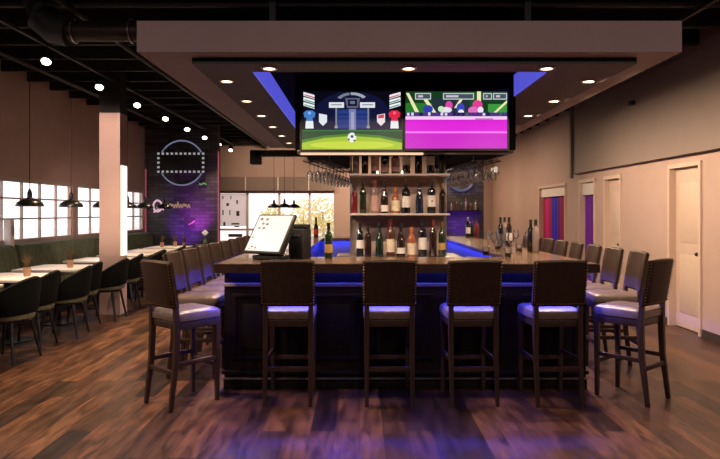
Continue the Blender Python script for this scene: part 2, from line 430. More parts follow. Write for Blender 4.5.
# ------------------------------------------------------------------ soffit over the bar
SX0, SX1, SY0, SY1, SZ0, SZ1 = -1.72, 2.50, 4.8, 12.0, 2.73, 2.97
CX0, CX1, CY0, CY1, CZ = -.91, 1.61, 5.27, 9.6, 2.92
def ring(m, x0, x1, y0, y1, hx0, hx1, hy0, hy1, z0, z1):
    vo = [(x0, y0), (x1, y0), (x1, y1), (x0, y1)]; vi = [(hx0, hy0), (hx1, hy0), (hx1, hy1), (hx0, hy1)]
    V = lambda p, z: m.bm.verts.new((*p, z))
    o0 = [V(p, z0) for p in vo]; o1 = [V(p, z1) for p in vo]; i0 = [V(p, z0) for p in vi]; i1 = [V(p, z1) for p in vi]
    for k in range(4):
        j = (k + 1) % 4
        for q in ((o0[k], o0[j], o1[j], o1[k]), (i0[j], i0[k], i1[k], i1[j]), (o1[k], o1[j], i1[j], i1[k]), (o0[j], o0[k], i0[k], i0[j])):
            m.bm.faces.new(q)
    return m
m = MB(); ring(m, SX0, SX1, SY0, SY1, CX0, CX1, CY0, CY1, SZ0, SZ1); m.b2(CX0 - .1, CX1 + .1, CY0 - .1, CY1 + .1, CZ, CZ + .04)
sf = struct(m.build('ceiling_soffit', M['soffit']), 'dropped rectangular taupe ceiling soffit hanging over the bar', 'soffit')
PX0, PX1, PY0, PY1, PZ = -1.34, 2.23, 4.99, 11.6, 2.68
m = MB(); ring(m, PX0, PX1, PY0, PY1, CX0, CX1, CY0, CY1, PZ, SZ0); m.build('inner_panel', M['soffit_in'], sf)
m = MB(); m.b2(PX0, PX1, PY0 - .012, PY0, PZ, SZ0); m.build('shadow_trim', M['black'], sf)
m = MB(); m.b2(CX0 + .01, CX1 - .01, CY0 + .01, CY1 - .01, CZ - .012, CZ); m.build('recess_top', M['matte'], sf)
for nm, x0, x1 in (('led_wall_glow', CX0, CX0 + .012), ('led_wall_glow', CX1 - .012, CX1)):
    m = MB(); m.b2(x0, x1, CY0 + .05, CY1 - .05, PZ + .005, CZ - .02); m.build(nm, M['coffer'], sf)  # emissive sheets stand in for coffer walls lit by blue strips
m = MB()
for x in (SX0 + .9, SX1 - .9):
    for y in (5.9, 8.4, 11.4): m.b2(x - .03, x + .03, y - .03, y + .03, SZ1, ZC)
m.build('hanger', M['black'], sf)

def downlight(x, y, label, power=78, group=None, lean=0):
    t = thing('recessed_downlight', label, 'downlight', (x, y, PZ), 0, group)
    a = MB(); a.lathe([(.048, 0), (.068, 0), (.068, -.008), (.052, -.012), (.048, 0)], cap=False); a.build('trim_ring', M['ring'], t)
    a = MB(); a.lathe([(.049, -.002), (.043, -.006), (.002, -.008)]); a.build('lens', M['lens'], t)
    spot((x, y, PZ - .03), power, angle=160, blend=.7, aim=(x + lean, y, 0))
DL = [5.62 + 1.005 * k for k in range(6)]
for k, x in enumerate((-.74, .41, 1.55)):
    downlight(x, 5.12, 'recessed downlight at the soffit front edge, ' + ['above the till', 'above the middle of the bar', 'above the right of the bar'][k], 120)
for k, y in enumerate(DL):
    downlight(-1.2, y, ORD[k] + ' of the downlights running back along the left edge of the soffit')
for k, y in enumerate(DL[:5]):
    downlight(2.08, y, ORD[k] + ' of the downlights running back along the right edge of the soffit', 140, lean=1.6)

# ------------------------------------------------------------------ track lights on the left
m = MB(); m.b2(-3.54, -3.50, 5.0, 17.6, 3.36, 3.39)
tag(m.build('light_track', M['black']), 'long black light track under the ceiling on the left', 'track')
for k in range(8):
    y = 7.0 + 1.43 * k
    t = thing('track_spotlight', ORD[k] + ' black can spotlight on the ceiling track', 'spotlight', (-3.52, y, 3.36))
    a = MB(); a.tube([(0, 0, 0), (0, 0, -.08)], .012); a.build('stem', M['black'], t)
    d = Vector((.1, -.55, -.8)).normalized(); c = Vector((0, 0, -.12))
    a = MB(); a.tube([c - d * .05, c - d * .045, c + d * .075], [.02, .055, .06], 16); a.build('can', M['black'], t)
    a = MB(); a.tube([c + d * .07, c + d * .085, c + d * .095], [.053, .045, .01], 16); a.build('lens', M['tracklens'], t)
    spot((-3.52 + d.x * .15, y + d.y * .15, 3.24 + d.z * .15), 230, col=(1, .68, .43), angle=85, blend=.8, aim=(-3.0, y - .5, 0))
for y in (4.1, 5.6):
    spot((-3.5, y, 3.2), 320, col=(1, .68, .43), angle=100, blend=.8, aim=(-2.3, y, 0))
spot((-3.5, 6.4, 3.2), 420, col=(1, .72, .58), angle=44, blend=.5, aim=(-3.62, 9.0, 2.15))

# ------------------------------------------------------------------ bar
bar = thing('drinks_bar', 'dark panelled rectangular bar body lit by a blue strip', 'bar', (.4, 5.25, 0))
o = Vector((.4, 5.25, 0))
def part(m, name, mat, parent=bar, off=o):
    ob = m.build(name, mat, parent); ob.data.transform(Matrix.Translation(-off)); return ob
BXL, BXR, BYF, BYB = -1.14, 1.92, 5.25, 10.6
m = MB(); m.b2(BXL, BXR, BYF, BYF + .45, 0, 1.03); part(m, 'front_panel', M['cab'])
m = MB(); m.b2(BXL + .09, -.66, BYF + .45, BYB, 0, 1.03); part(m, 'side_panel', M['cab'])
m = MB(); m.b2(1.44, BXR - .09, BYF + .45, BYB, 0, 1.03); part(m, 'side_panel', M['cab'])
m = MB(); m.b2(-.66, 1.44, 10.08, BYB, 0, 1.03); part(m, 'rear_panel', M['cab'])
m = MB(); m.b2(-.66, -.645, BYF + .45, 10.08, .05, 1.03); part(m, 'inner_lining', M['lining'])
m = MB(); m.b2(1.425, 1.44, BYF + .45, 10.08, .05, 1.03); part(m, 'inner_lining', M['lining'])
m = MB(); m.b2(-.645, 1.425, 10.065, 10.08, .05, 1.03); part(m, 'inner_lining', M['lining'])
m = MB(); m.b2(BXL - .0, BXR, BYF - .035, BYF, 0, .085, .006); part(m, 'plinth', M['cab'])
m = MB(); m.b2(BXL, BXR, BYF - .055, BYF - .02, .085, .098, .003); part(m, 'plinth_edging', M['steel'])
m = MB(); m.b2(BXL, BXR, BYF - .03, BYF, .862, .89, .004); part(m, 'ledge', M['shelf'])
m = MB(); m.b2(BXL - .02, BXR + .02, BYF - .025, BYF, .12, .15, .004); part(m, 'skirting_rail', M['cab'])
n = 5; pw = (BXR - BXL) / n
for k in range(n):
    x0, x1 = BXL + pw * k + .07, BXL + pw * (k + 1) - .07; z0, z1 = .24, .80
    m = MB()
    m.b2(x0, x1, BYF - .018, BYF, z0, z0 + .03, .004); m.b2(x0, x1, BYF - .018, BYF, z1 - .03, z1, .004)
    m.b2(x0, x0 + .03, BYF - .018, BYF, z0 + .03, z1 - .03); m.b2(x1 - .03, x1, BYF - .018, BYF, z0 + .03, z1 - .03)
    m.b2(x0 + .09, x1 - .09, BYF - .012, BYF, z0 + .09, z1 - .09, .006)
    part(m, 'raised_panel', M['cab'])
m = MB(); m.b2(BXL + .03, BXR - .03, 5.20, 5.225, 1.012, 1.03); part(m, 'glow_strip', M['ledblue'])
for x in (BXL + .09, BXR - .09):
    for k in range(5):
        y0 = 5.75 + k * .97; m = MB(); m.b2(x - .01, x + .01, y0, y0 + .8, .24, .8, .004); part(m, 'side_raised_panel', M['cab'])
# counter ring with rounded nose
TX0, TX1, TY0, TY1 = -1.16, 1.94, 5.03, 10.8; IX0, IX1, IY0, IY1 = -.58, 1.36, 5.79, 10.0
m = MB(); ring(m, TX0, TX1, TY0, TY1, IX0, IX1, IY0, IY1, 1.03, 1.07)
ct = tag(m.build('bar_countertop', M['counter']), 'glossy tan wood bar counter running round the rectangular bar', 'countertop')
m = MB(); ring(m, TX0 - .012, TX1 + .012, TY0 - .012, TY1 + .012, TX0, TX1, TY0, TY1, .997, 1.066); m.build('edge_band', M['counter_edge'], ct)
ZT = 1.07

BL = (.03, .05, 1.0)
area((.39, 5.08, 1.018), 3.0, .02, 80, BL, rot=(R(-64), 0, 0)); area((.39, 5.232, 1.006), 3.0, .012, 7, BL, rot=(0, 0, 0))
area((-.60, 7.9, 1.02), .02, 4.2, 11, BL, rot=(0, R(8), 0)); area((1.38, 7.9, 1.02), .02, 4.2, 11, BL, rot=(0, R(-8), 0))
area((.39, 10.03, 1.02), 1.9, .02, 8, BL, rot=(R(8), 0, 0))
area((BXL + .05, 8.0, 1.016), .02, 4.4, 48, BL, rot=(0, R(50), 0)); area((BXR - .05, 8.0, 1.016), .02, 4.4, 48, BL, rot=(0, R(-50), 0))
for x in (BXL + .075, BXR - .075):
    m = MB(); m.b2(x - .008, x + .008, 5.75, 10.4, 1.004, 1.022); part(m, 'glow_strip', M['ledblue'])

# ------------------------------------------------------------------ bar stools
def make_stool():
    t = thing('bar_stool', 'bar stool', 'bar stool', (0, 0, 0), 0)
    W, D = .43, .41
    m = MB(); rings = []
    for z, ins in ((.655, .012), (.665, .002), (.70, 0), (.722, .008), (.736, .03), (.744, .075), (.747, .13)):
        rings.append([Vector((x, y + .01, z)) for x, y in rrect(W - 2 * ins, D - 2 * ins, max(.012, .05 - ins * .3))])
    m.loft(rings); m.build('seat', M['seatleather'], t)
    m = MB(); m.b2(-.20, .20, -.185, .205, .60, .656, .006); m.build('seat_frame', M['stoolwood'], t)
    for sx in (-1, 1):
        m = MB(); m.bar([(sx * .182, .182, 0), (sx * .182, .182, .61)], [(.030, .030), (.042, .042)]); m.build('leg', M['stoolwood'], t)
        m = MB(); m.bar([(sx * .188, -.235, 0), (sx * .187, -.19, .35), (sx * .187, -.18, .60), (sx * .187, -.192, .80)], [(.030, .032), (.038, .042), (.042, .046), (.038, .034)]); m.build('leg', M['stoolwood'], t)
        m = MB(); m.b2(sx * .184 - .012, sx * .184 + .012, -.20, .18, .325, .358, .003); m.build('stretcher', M['stoolwood'], t)
    m = MB(); m.b2(-.18, .18, .170, .195, .265, .300, .003); m.build('stretcher', M['stoolwood'], t)
    m = MB(); m.b2(-.18, .18, -.213, -.19, .262, .297, .003); m.build('stretcher', M['stoolwood'], t)
    # upholstered back
    def bk(x, z): # rear-surface centre line
        return -.192 - (z - .77) * .17 - .018 * (1 - (x / .22) ** 2)
    m = MB(); rings = []; nx = 10
    for i in range(nx + 1):
        x = -.222 + .444 * i / nx; e = 1 if 0 < i < nx else .55
        top = 1.118 + .008 * math.cos(x / .222 * PI / 2) ; bot = .765; r = []
        th = .026 * e
        zs = [bot + .012, bot + .004, bot, bot + .004, bot + .012] 
        for z, k in ((bot + .014, -1), (bot, -.5), (bot, .5), (bot + .014, 1)): r.append(Vector((x, bk(x, z) + th * k, z)))
        for f in (.33, .66): z = bot + (top - bot) * f; r.append(Vector((x, bk(x, z) + th * 1.1, z)))
        for z, k in ((top - .014, 1), (top, .5), (top, -.5), (top - .014, -1)): r.append(Vector((x, bk(x, z) + th * k, z)))
        for f in (.66, .33): z = bot + (top - bot) * f; r.append(Vector((x, bk(x, z) - th, z)))
        rings.append(r)
    m.loft(rings); b = m.build('backrest', M['leather'], t)
    m = MB()
    pts = [(sx * .212, .79 + .0235 * k) for sx in (-1, 1) for k in range(14)] + [(-.19 + .0238 * k, .785) for k in range(17)]
    for x, z in pts:
        g = bmesh.ops.create_icosphere(m.bm, subdivisions=1, radius=.0062, matrix=Matrix.Translation((x, bk(x, z) - .024, z)))
    m.build('nail_trim', M['nail'], b)
    return t
stool0 = make_stool(); used = []
for c_ in stool0.children_recursive: c_.data.transform(Matrix.Diagonal((.935, 1, 1, 1)))
def place_stool(x, y, rz, label, group=None):
    if not used:
        s = stool0; s.location = (x, y, 0); s.rotation_euler = (0, 0, rz); s['label'] = label; s['group'] = group; used.append(1)
    else: dup(stool0, (x, y, 0), rz, label, group)
G = 'stools along the '
for x, rz, lb in ((-.547, 0, 'brown leather bar stool under the tilted till screen, leftmost of four at the bar front'),
                  (.235, 0, 'brown leather bar stool centred before the bottle shelves at the bar front'),
                  (.875, 3, 'brown leather bar stool third from the left at the bar front'),
                  (1.525, 4, 'brown leather bar stool rightmost of four square to the bar front')):
    place_stool(x, 4.982, R(rz), lb, G + 'front of the bar')
place_stool(-1.375, 4.90, R(-42), 'brown leather bar stool turned diagonally at the left front corner of the bar', G + 'left side of the bar')
place_stool(2.19, 5.03, R(40), 'brown leather bar stool turned diagonally at the right front corner of the bar', G + 'right side of the bar')
for k in range(8):
    place_stool(-1.47, 5.72 + .54 * k, R(-90 + random.uniform(-4, 4)), ORD[k] + ' bar stool square to the left side of the bar', G + 'left side of the bar')
for k in range(8):
    place_stool(2.38, 5.84 + .55 * k, R(90 + random.uniform(-4, 4)), ORD[k] + ' bar stool square to the right side of the bar', G + 'right side of the bar')

# ------------------------------------------------------------------ screens and canopy
HX0, HX1, HZ0 = -.66, 1.62, 2.10
cn = thing('screen_canopy', 'black boxed canopy hung in the soffit recess carrying two screens', 'canopy', (.48, 6.6, HZ0))
o2 = Vector((.48, 6.6, HZ0))
m = MB(); m.b2(HX0, HX1, 6.40, 6.62, HZ0 + .03, 2.905, .01); part(m, 'front_box', M['matte'], cn, o2)
m = MB(); q = [(HX0 + .02, 6.62), (HX1 - .02, 6.62), (1.35, 8.8), (-.35, 8.8)]
m.loft([[Vector((*p, 2.28)) for p in q], [Vector((*p, 2.905)) for p in q]]); part(m, 'rear_box', M['matte'], cn, o2)
for q in ([(HX0 + .02, 6.62), (-.13, 6.62), (-.13, 8.8), (-.35, 8.8)], [(1.02, 6.62), (HX1 - .02, 6.62), (1.35, 8.8), (1.02, 8.8)]):
    m = MB(); m.loft([[Vector((*p, 2.105)) for p in q], [Vector((*p, 2.28)) for p in q]]); part(m, 'side_wing', M['matte'], cn, o2)
m = MB(); m.b2(HX0 + .02, HX1 - .02, 6.40, 6.60, HZ0, HZ0 + .03, .004); part(m, 'bottom_board', M['counter_edge'], cn, o2)
m = MB(); m.b2(-.6, .66, 6.365, 6.40, HZ0 - .022, HZ0); part(m, 'lit_trim', M['trimglow'], cn, o2)  # glow stands in for downlight reflected off the bottom trim
EC = {}
def ec(c, s=1.0):
    k = (c, s)
    if k not in EC: EC[k] = E('screen_colour_%d' % len(EC), srgb(*c), s)
    return EC[k]
def tv(x0p, x1p, y0p, y1p, shapes, label, bg):
    d = 6.36; a = at(x0p, y0p, d); b = at(x1p, y1p, d)
    t = thing('wall_screen', label, 'television', ((a.x + b.x) / 2, d, b.z))
    off = Vector(((a.x + b.x) / 2, d, b.z))
    m = MB(); e = .022
    m.b2(a.x - e, b.x + e, d + .004, d + .045, b.z - e, a.z + e, .006); part(m, 'casing', M['black'], t, off)
    m = MB(); 
    for z0, z1, x0, x1 in ((a.z, a.z + e, a.x - e, b.x + e), (b.z - e, b.z, a.x - e, b.x + e), (b.z, a.z, a.x - e, a.x), (b.z, a.z, b.x, b.x + e)):
        m.b2(x0, x1, d - .006, d + .004, z0, z1)
    part(m, 'bezel', M['pendant'], t, off)
    m = MB(); mats = [ec(bg)]
    m.face([(a.x, d, b.z), (b.x, d, b.z), (b.x, d, a.z), (a.x, d, a.z)])
    for i, (c, pts) in enumerate(shapes):
        mm = ec(c)
        if mm not in mats: mats.append(mm)
        m.mi = mats.index(mm); dd = d - .00005 * (i + 1)
        P3 = [at(px, py, d) for px, py in pts]
        m.face([(min(max(p.x, a.x), b.x), dd, min(max(p.z, b.z), a.z)) for p in P3])
    part(m, 'picture', mats, t, off)
def rc(x0, y0, x1, y1): return [(x0, y0), (x1, y0), (x1, y1), (x0, y1)]
def el(cx, cy, rx, ry, n=20): return [(cx + rx * math.cos(2 * PI * k / n), cy + ry * math.sin(2 * PI * k / n)) for k in range(n)]
S = []
S += [((14, 20, 52), el(352, 118, 40, 27)), ((26, 40, 96), rc(335, 109, 370, 129)), ((38, 60, 130), rc(338, 110, 367, 128))]
for y in (114, 118.5, 123): S.append(((22, 34, 90), rc(338, y, 367, y + .8)))
S += [((120, 125, 170), rc(349, 109, 356, 130)), ((160, 160, 190), rc(351, 112, 354, 129))]
S += [((130, 138, 150), rc(335.5, 108, 337, 128)), ((130, 138, 150), rc(367.5, 108, 369, 128))]
for x in (336.2, 368.2): S.append(((150, 155, 165), el(x, 127, 1.8, 1.4, 10)))
S += [((225, 228, 235), rc(329, 102.3, 344, 107.8)), ((225, 228, 235), rc(360, 102.3, 375, 107.8)), ((150, 155, 165), rc(331, 104, 342, 105.4)), ((150, 155, 165), rc(362, 104, 373, 105.4))]
S += [((90, 96, 120), [(345, 98), (360, 98), (358, 108), (347, 108)]), ((10, 12, 26), rc(348, 99.5, 357, 106)), ((100, 110, 150), rc(350, 101, 355, 104))]
def arc(cx, cy, r0, r1, a0, a1, n=8):
    A = [R(a0 + (a1 - a0) * k / n) for k in range(n + 1)]
    return [(cx + r1 * math.cos(a), cy - r1 * .62 * math.sin(a)) for a in A] + [(cx + r0 * math.cos(a), cy - r0 * .62 * math.sin(a)) for a in reversed(A)]
S += [((165, 168, 178), arc(352, 103, 13, 17, 35, 95)), ((120, 124, 140), arc(352, 103, 13, 17, 100, 150))]
for sgn, x0 in ((1, 303.5), (-1, 400.5)):
    for k, (c, c2) in enumerate((((240, 235, 240), (190, 60, 80)), ((235, 242, 242), (60, 140, 130)), ((235, 242, 242), (60, 140, 130)))):
        y = 92 + 5 * k; X = lambda v: x0 + sgn * v
        S.append((c, [(X(0), y), (X(11), y + 3), (X(11), y + 7), (X(0), y + 3.6)]))
        S.append((c2, [(X(1), y + 2.2), (X(11), y + 5.2), (X(11), y + 6.4), (X(1), y + 3.2)]))
for cx, c1 in ((309.5, (70, 125, 195)), (394.5, (225, 40, 70))):
    S.append((c1, [(cx - 6, 113), (cx - 3, 110.5), (cx + 3, 110.5), (cx + 6, 113), (cx + 5, 118), (cx + 3.3, 117), (cx + 3.3, 121), (cx - 3.3, 121), (cx - 3.3, 117), (cx - 5, 118)]))
    S.append(((235, 238, 240), [(cx - 3.6, 121), (cx + 3.6, 121), (cx + 4.2, 128.5), (cx - 4.2, 128.5)]))
    S.append((tuple(min(255, v + 60) for v in c1), el(cx, 113, 1.6, 1.6, 10)))
S += [((225, 232, 238), [(319, 113.5), (327, 115), (327, 122), (323, 126), (319, 122)]), ((235, 225, 230), [(377, 115), (385, 113.5), (385, 122), (381, 126), (377, 122)]), ((215, 70, 90), [(378, 115.5), (384, 114.2), (384, 118), (378, 118.5)])]
S += [((24, 70, 40), rc(300, 130, 404, 150)), ((40, 110, 60), rc(300, 130, 404, 131.4)), ((70, 130, 28), [(300, 140), (325, 135.5), (352, 133.5), (380, 135.5), (404, 140), (404, 150), (300, 150)]), ((165, 195, 40), [(300, 143), (325, 138), (352, 136), (380, 138), (404, 143), (404, 149.5), (300, 149.5)]), ((195, 215, 60), el(352, 145, 42, 4))]
S += [((235, 235, 240), el(352, 137.5, 4.4, 4.9)), ((25, 25, 32), el(352, 136.5, 1.6, 1.6, 5)), ((25, 25, 32), el(348.8, 139.5, 1, 1.2, 5)), ((25, 25, 32), el(354.5, 140.6, 1.3, 1, 5)), ((25, 25, 32), el(355.2, 135, .8, 1.1, 5))]
tv(302, 402, 91.5, 149.5, S, 'left of the two bar screens, showing a football pitch and scoreboard', (5, 6, 18))
S = []
S += [((40, 120, 45), rc(405, 103, 436, 113)), ((22, 80, 30), rc(466, 92, 480, 112)), ((60, 150, 60), rc(488, 104, 508, 113)), ((35, 50, 60), rc(432, 98, 470, 114))]
for p in ([(406, 93), (409, 93), (419, 112), (415, 112)], [(419, 93), (423, 93), (438, 115), (434, 115)], [(464, 93), (467, 93), (457, 108), (454, 108)], [(477, 91), (481, 91), (481, 103), (477, 103)], [(508, 100), (508, 103), (496, 113), (493, 113)]): S.append(((235, 235, 180), p))
for x0, x1 in ((415, 431), (443, 474), (483, 492), (493, 507)):
    S.append(((190, 205, 200), rc(x0, 93, x1, 99.6))); S.append(((70, 80, 92), rc(x0 + 1, 94, x1 - 1, 98.6)))
    S.append(((200, 190, 205), rc(x0 + 3, 95.2, (x0 + x1) / 2, 97.4)))
for c, cx, cy, rx, ry in (((52, 60, 170), 428, 109, 5, 4), ((225, 70, 165), 449, 105.5, 3.6, 4.5), ((235, 225, 240), 446, 110, 6, 3), ((60, 70, 190), 460.5, 108, 4, 5), ((240, 235, 245), 461, 112, 3, 2.5), ((230, 60, 150), 477.5, 105, 5, 5), ((225, 110, 190), 473, 110.5, 5, 4), ((240, 230, 250), 480.5, 110, 3, 3.4), ((200, 235, 190), 441, 109, 3, 3)):
    S.append((c, el(cx, cy, rx, ry, 14)))
S += [((60, 48, 120), rc(405, 112.5, 508, 116.5))]
rr = random.Random(3)
for k in range(24):
    x = 407 + k * 4.2; S.append(([(22, 22, 60), (225, 220, 245), (60, 110, 60), (90, 50, 140)][rr.randrange(4)], rc(x, 112.2 + rr.random(), x + 2.5, 115.6)))
S += [((245, 205, 245), rc(405, 116.3, 508, 119.6)), ((120, 30, 110), rc(475, 118.6, 493, 119.4)), ((222, 10, 215), rc(405, 119.6, 508, 149)), ((205, 8, 200), rc(405, 134, 508, 149)), ((250, 120, 245), rc(405, 131.4, 508, 133.2))]
tv(405.5, 507, 91.5, 148.5, S, 'right of the two bar screens, showing a magenta court under a green top', (20, 60, 28))

# ------------------------------------------------------------------ bottle shelves and cabinet
cb = thing('shelf_cabinet', 'dark cabinet below the bottle shelves in the middle of the bar', 'cabinet', (.44, 6.95, 0))
o3 = Vector((.44, 6.95, 0))
m = MB(); m.b2(-.22, 1.10, 6.58, 7.4, .06, .97, .004); part(m, 'body', M['cab'], cb, o3)
m = MB(); m.b2(-.25, 1.13, 6.54, 7.44, .97, 1.0, .004); part(m, 'top', M['steel'], cb, o3)
m = MB(); m.b2(-.2, 1.08, 6.62, 7.36, 0, .06); part(m, 'plinth', M['black'], cb, o3)
for k in range(3):
    m = MB(); x0 = -.2 + k * .43; m.b2(x0, x0 + .41, 6.565, 6.58, .1, .94, .004); dr = part(m, 'door', M['cab'], cb, o3)
    m = MB(); m.tube([(x0 + .36, 6.55, .7), (x0 + .36, 6.55, .85)], .006); part(m, 'handle', M['steel'], dr, o3)
sh = thing('bottle_shelf', 'open pale two-tier bottle shelf standing under the screens', 'shelf', (.44, 6.95, 1.0))
o4 = Vector((.44, 6.95, 1.0))
SHZ = (1.475, 1.905)
for z in SHZ:
    m = MB(); m.b2(-.10, .985, 6.70, 7.10, z - .022, z, .004); part(m, 'shelf_board', M['shelf'], sh, o4)
m = MB(); m.b2(-.10, .985, 7.10, 7.115, 1.0, 1.883); part(m, 'back_panel', M['door'], sh, o4)
for x in (-.09, .975):
    for y in (6.98, 7.09):
        m = MB(); m.b2(x - .012, x + .012, y - .01, y + .01, 1.0, 2.28); part(m, 'post', M['steel'], sh, o4)
ZR = (1.905, 1.475, 1.0)

def glassmat(name, col, rough=.06): return P(name, col, rough, var=.05, coat=.6, spec=.6)
GL = dict(black=glassmat('black_glass', (.006, .006, .007)), green=glassmat('dark_green_glass', (.010, .022, .010)), navy=glassmat('navy_glass', (.010, .016, .04)),
          amber=glassmat('amber_glass', (.075, .024, .009)), rose=glassmat('orange_rose_glass', (.34, .10, .045)), red=glassmat('red_glass', (.14, .012, .016)), clear=glassmat('pale_glass', (.22, .16, .145)), brown=glassmat('brown_glass', (.022, .010, .007)))
LB = dict(cream=P('cream_label', (.72, .60, .44), .6), white=P('white_label', (.75, .70, .66), .6), pink=P('pink_label', (.50, .30, .27), .6), red=P('red_label', (.4, .03, .03), .6), gold=P('gold_label', (.45, .28, .08), .4))
CP = dict(black=P('black_cap', (.01, .01, .01), .4), red=P('wine_red_foil', (.16, .02, .02), .35), gold=P('gold_foil', (.55, .36, .12), .3, metal=1), silver=P('silver_cap', (.5, .5, .5), .3, metal=1), orange=P('orange_cap', (.5, .16, .06), .4))
PROF = dict(
    wine=[(.90, 0), (1, .015), (1, .60), (.93, .67), (.62, .735), (.40, .78), (.37, .84)],
    burgundy=[(.90, 0), (1, .015), (1, .40), (.92, .50), (.66, .62), (.42, .74), (.37, .84)],
    spirit=[(.92, 0), (1, .02), (1, .62), (.96, .69), (.80, .74), (.42, .78), (.36, .82)],
    squat=[(.92, 0), (1, .03), (1, .50), (.92, .62), (.60, .70), (.36, .76), (.34, .82)])
def bottle(loc, shape, h, r, glass, cap, lab, span, label, cat='bottle', dot=False, group=None):
    t = thing('bottle', label, cat, loc, random.uniform(-.25, .25), group)
    pr = [(a * r, z * h) for a, z in PROF[shape]]; rn = pr[-1][0]
    m = MB(); m.lathe(pr + [(rn, h * .93), (rn * 1.12, h * .935), (rn * 1.12, h * .955), (rn, h * .96)], seg=18); m.build('glass_body', GL[glass], t)
    m = MB(); m.lathe([(rn * 1.06, h * .82), (rn * 1.12, h * .83), (rn * 1.18, h * .94), (rn * 1.18, h), (rn * .9, h * 1.004)], seg=14); m.build('cap', CP[cap], t)
    if lab:
        m = MB(); n = 12; a0, a1 = R(-90 - 85), R(-90 + 85); rings = []
        for k in range(n + 1):
            a = a0 + (a1 - a0) * k / n; c, s = math.cos(a), math.sin(a)
            rings.append([Vector((c * q, s * q, z * h)) for q, z in ((r * 1.003, span[0]), (r * 1.02, span[0]), (r * 1.02, span[1]), (r * 1.003, span[1]))])
        m.loft(rings); lo = m.build('label', LB[lab], t)
        if dot:
            m = MB(); zc = h * sum(span) / 2
            m.face([(.011 * math.cos(2 * PI * k / 10), -r * 1.03 - .001, zc + .011 * math.sin(2 * PI * k / 10)) for k in range(10)]); m.build('dot_mark', LB['red'], lo)
    return t
def bpx(px, d): return (px - 359) / F * d
Y = 6.80
for (px, sp, h, r, g, c, l, s, lb, *dot) in (
    (360, 'spirit', .33, .037, 'black', 'black', 'white', (.25, .5), 'black bottle with narrow white label at the left end of the cabinet top'),
    (368, 'wine', .31, .036, 'brown', 'black', None, None, 'unlabelled dark brown bottle, second from left on the cabinet top'),
    (379.5, 'burgundy', .34, .042, 'green', 'black', None, None, 'tall dark green sloping-shouldered bottle on the cabinet top, left of cream labels'),
    (390.5, 'wine', .37, .044, 'amber', 'red', 'cream', (.13, .47), 'amber bottle with tall cream label on the cabinet top'),
    (401, 'burgundy', .33, .045, 'brown', 'black', 'white', (.10, .27), 'dark bottle with low small white label on the cabinet top'),
    (411.5, 'wine', .29, .043, 'rose', 'orange', 'cream', (.08, .46), 'orange bottle with cream label on the cabinet top'),
    (422.5, 'spirit', .36, .044, 'black', 'black', 'white', (.20, .52), 'black square-shouldered bottle with large white label on the cabinet top'),
    (433, 'wine', .36, .038, 'brown', 'red', None, None, 'dark brown bottle with red foil near the right end of the cabinet top'),
    (442, 'wine', .34, .038, 'green', 'gold', 'gold', (.2, .4), 'green bottle with gold label at the right end of the cabinet top')):
    bottle((bpx(px, Y), Y, ZR[2]), sp, h * 1.12, r * 1.05, g, c, l, s, lb)
for (px, sp, h, r, g, c, l, s, lb, *dot) in (
    (354.5, 'spirit', .29, .033, 'red', 'black', None, None, 'dull red bottle at the left end of the middle shelf'),
    (363, 'wine', .35, .037, 'green', 'black', None, None, 'dark green bottle second from left on the middle shelf'),
    (374.5, 'spirit', .34, .045, 'clear', 'red', 'pink', (.08, .55), 'pale bottle with wide pink label on the middle shelf'),
    (384.5, 'burgundy', .33, .043, 'brown', 'black', 'white', (.06, .26), 'dark bottle with low white label on the middle shelf'),
    (395.5, 'squat', .27, .045, 'rose', 'orange', 'cream', (.10, .50), 'squat orange bottle with cream label on the middle shelf'),
    (406, 'wine', .345, .047, 'black', 'black', 'white', (.18, .52), 'black bottle with large plain white label on the middle shelf'),
    (419.5, 'burgundy', .34, .042, 'navy', 'black', None, None, 'navy blue wine bottle without label on the middle shelf'),
    (431.5, 'spirit', .345, .046, 'black', 'black', 'white', (.20, .54), 'black bottle with white label and red dot on the middle shelf', True),
    (442.5, 'wine', .31, .037, 'brown', 'gold', None, None, 'brown bottle at the right end of the middle shelf')):
    bottle((bpx(px, Y), Y, ZR[1]), sp, h * 1.05, r, g, c, l, s, lb, dot=bool(dot))
for (px, sp, h, r, g, c, l, s, lb) in (
    (356, 'wine', .29, .036, 'clear', 'black', None, None, 'pale bottle at the left end of the top shelf'),
    (365, 'wine', .30, .037, 'brown', 'black', None, None, 'unlabelled brown bottle second from left on the top shelf'),
    (375, 'spirit', .28, .043, 'brown', 'black', 'pink', (.12, .70), 'brown bottle with pinkish label on the top shelf'),
    (385, 'spirit', .29, .045, 'black', 'black', 'pink', (.08, .36), 'black bottle with low pinkish label on the top shelf'),
    (395.5, 'squat', .28, .045, 'amber', 'red', 'pink', (.10, .62), 'amber bottle with broad pink label on the top shelf'),
    (406.5, 'spirit', .29, .044, 'brown', 'red', 'white', (.34, .66), 'brown bottle with high white label on the top shelf'),
    (418.5, 'wine', .30, .040, 'black', 'black', None, None, 'black unlabelled bottle right of centre on the top shelf'),
    (430.5, 'spirit', .29, .044, 'black', 'black', 'white', (.34, .66), 'black bottle with high white label near the right end of the top shelf'),
    (442, 'wine', .29, .036, 'green', 'gold', None, None, 'green bottle at the right end of the top shelf')):
    bottle((bpx(px, Y), Y, ZR[0]), sp, h, r, g, c, l, s, lb)
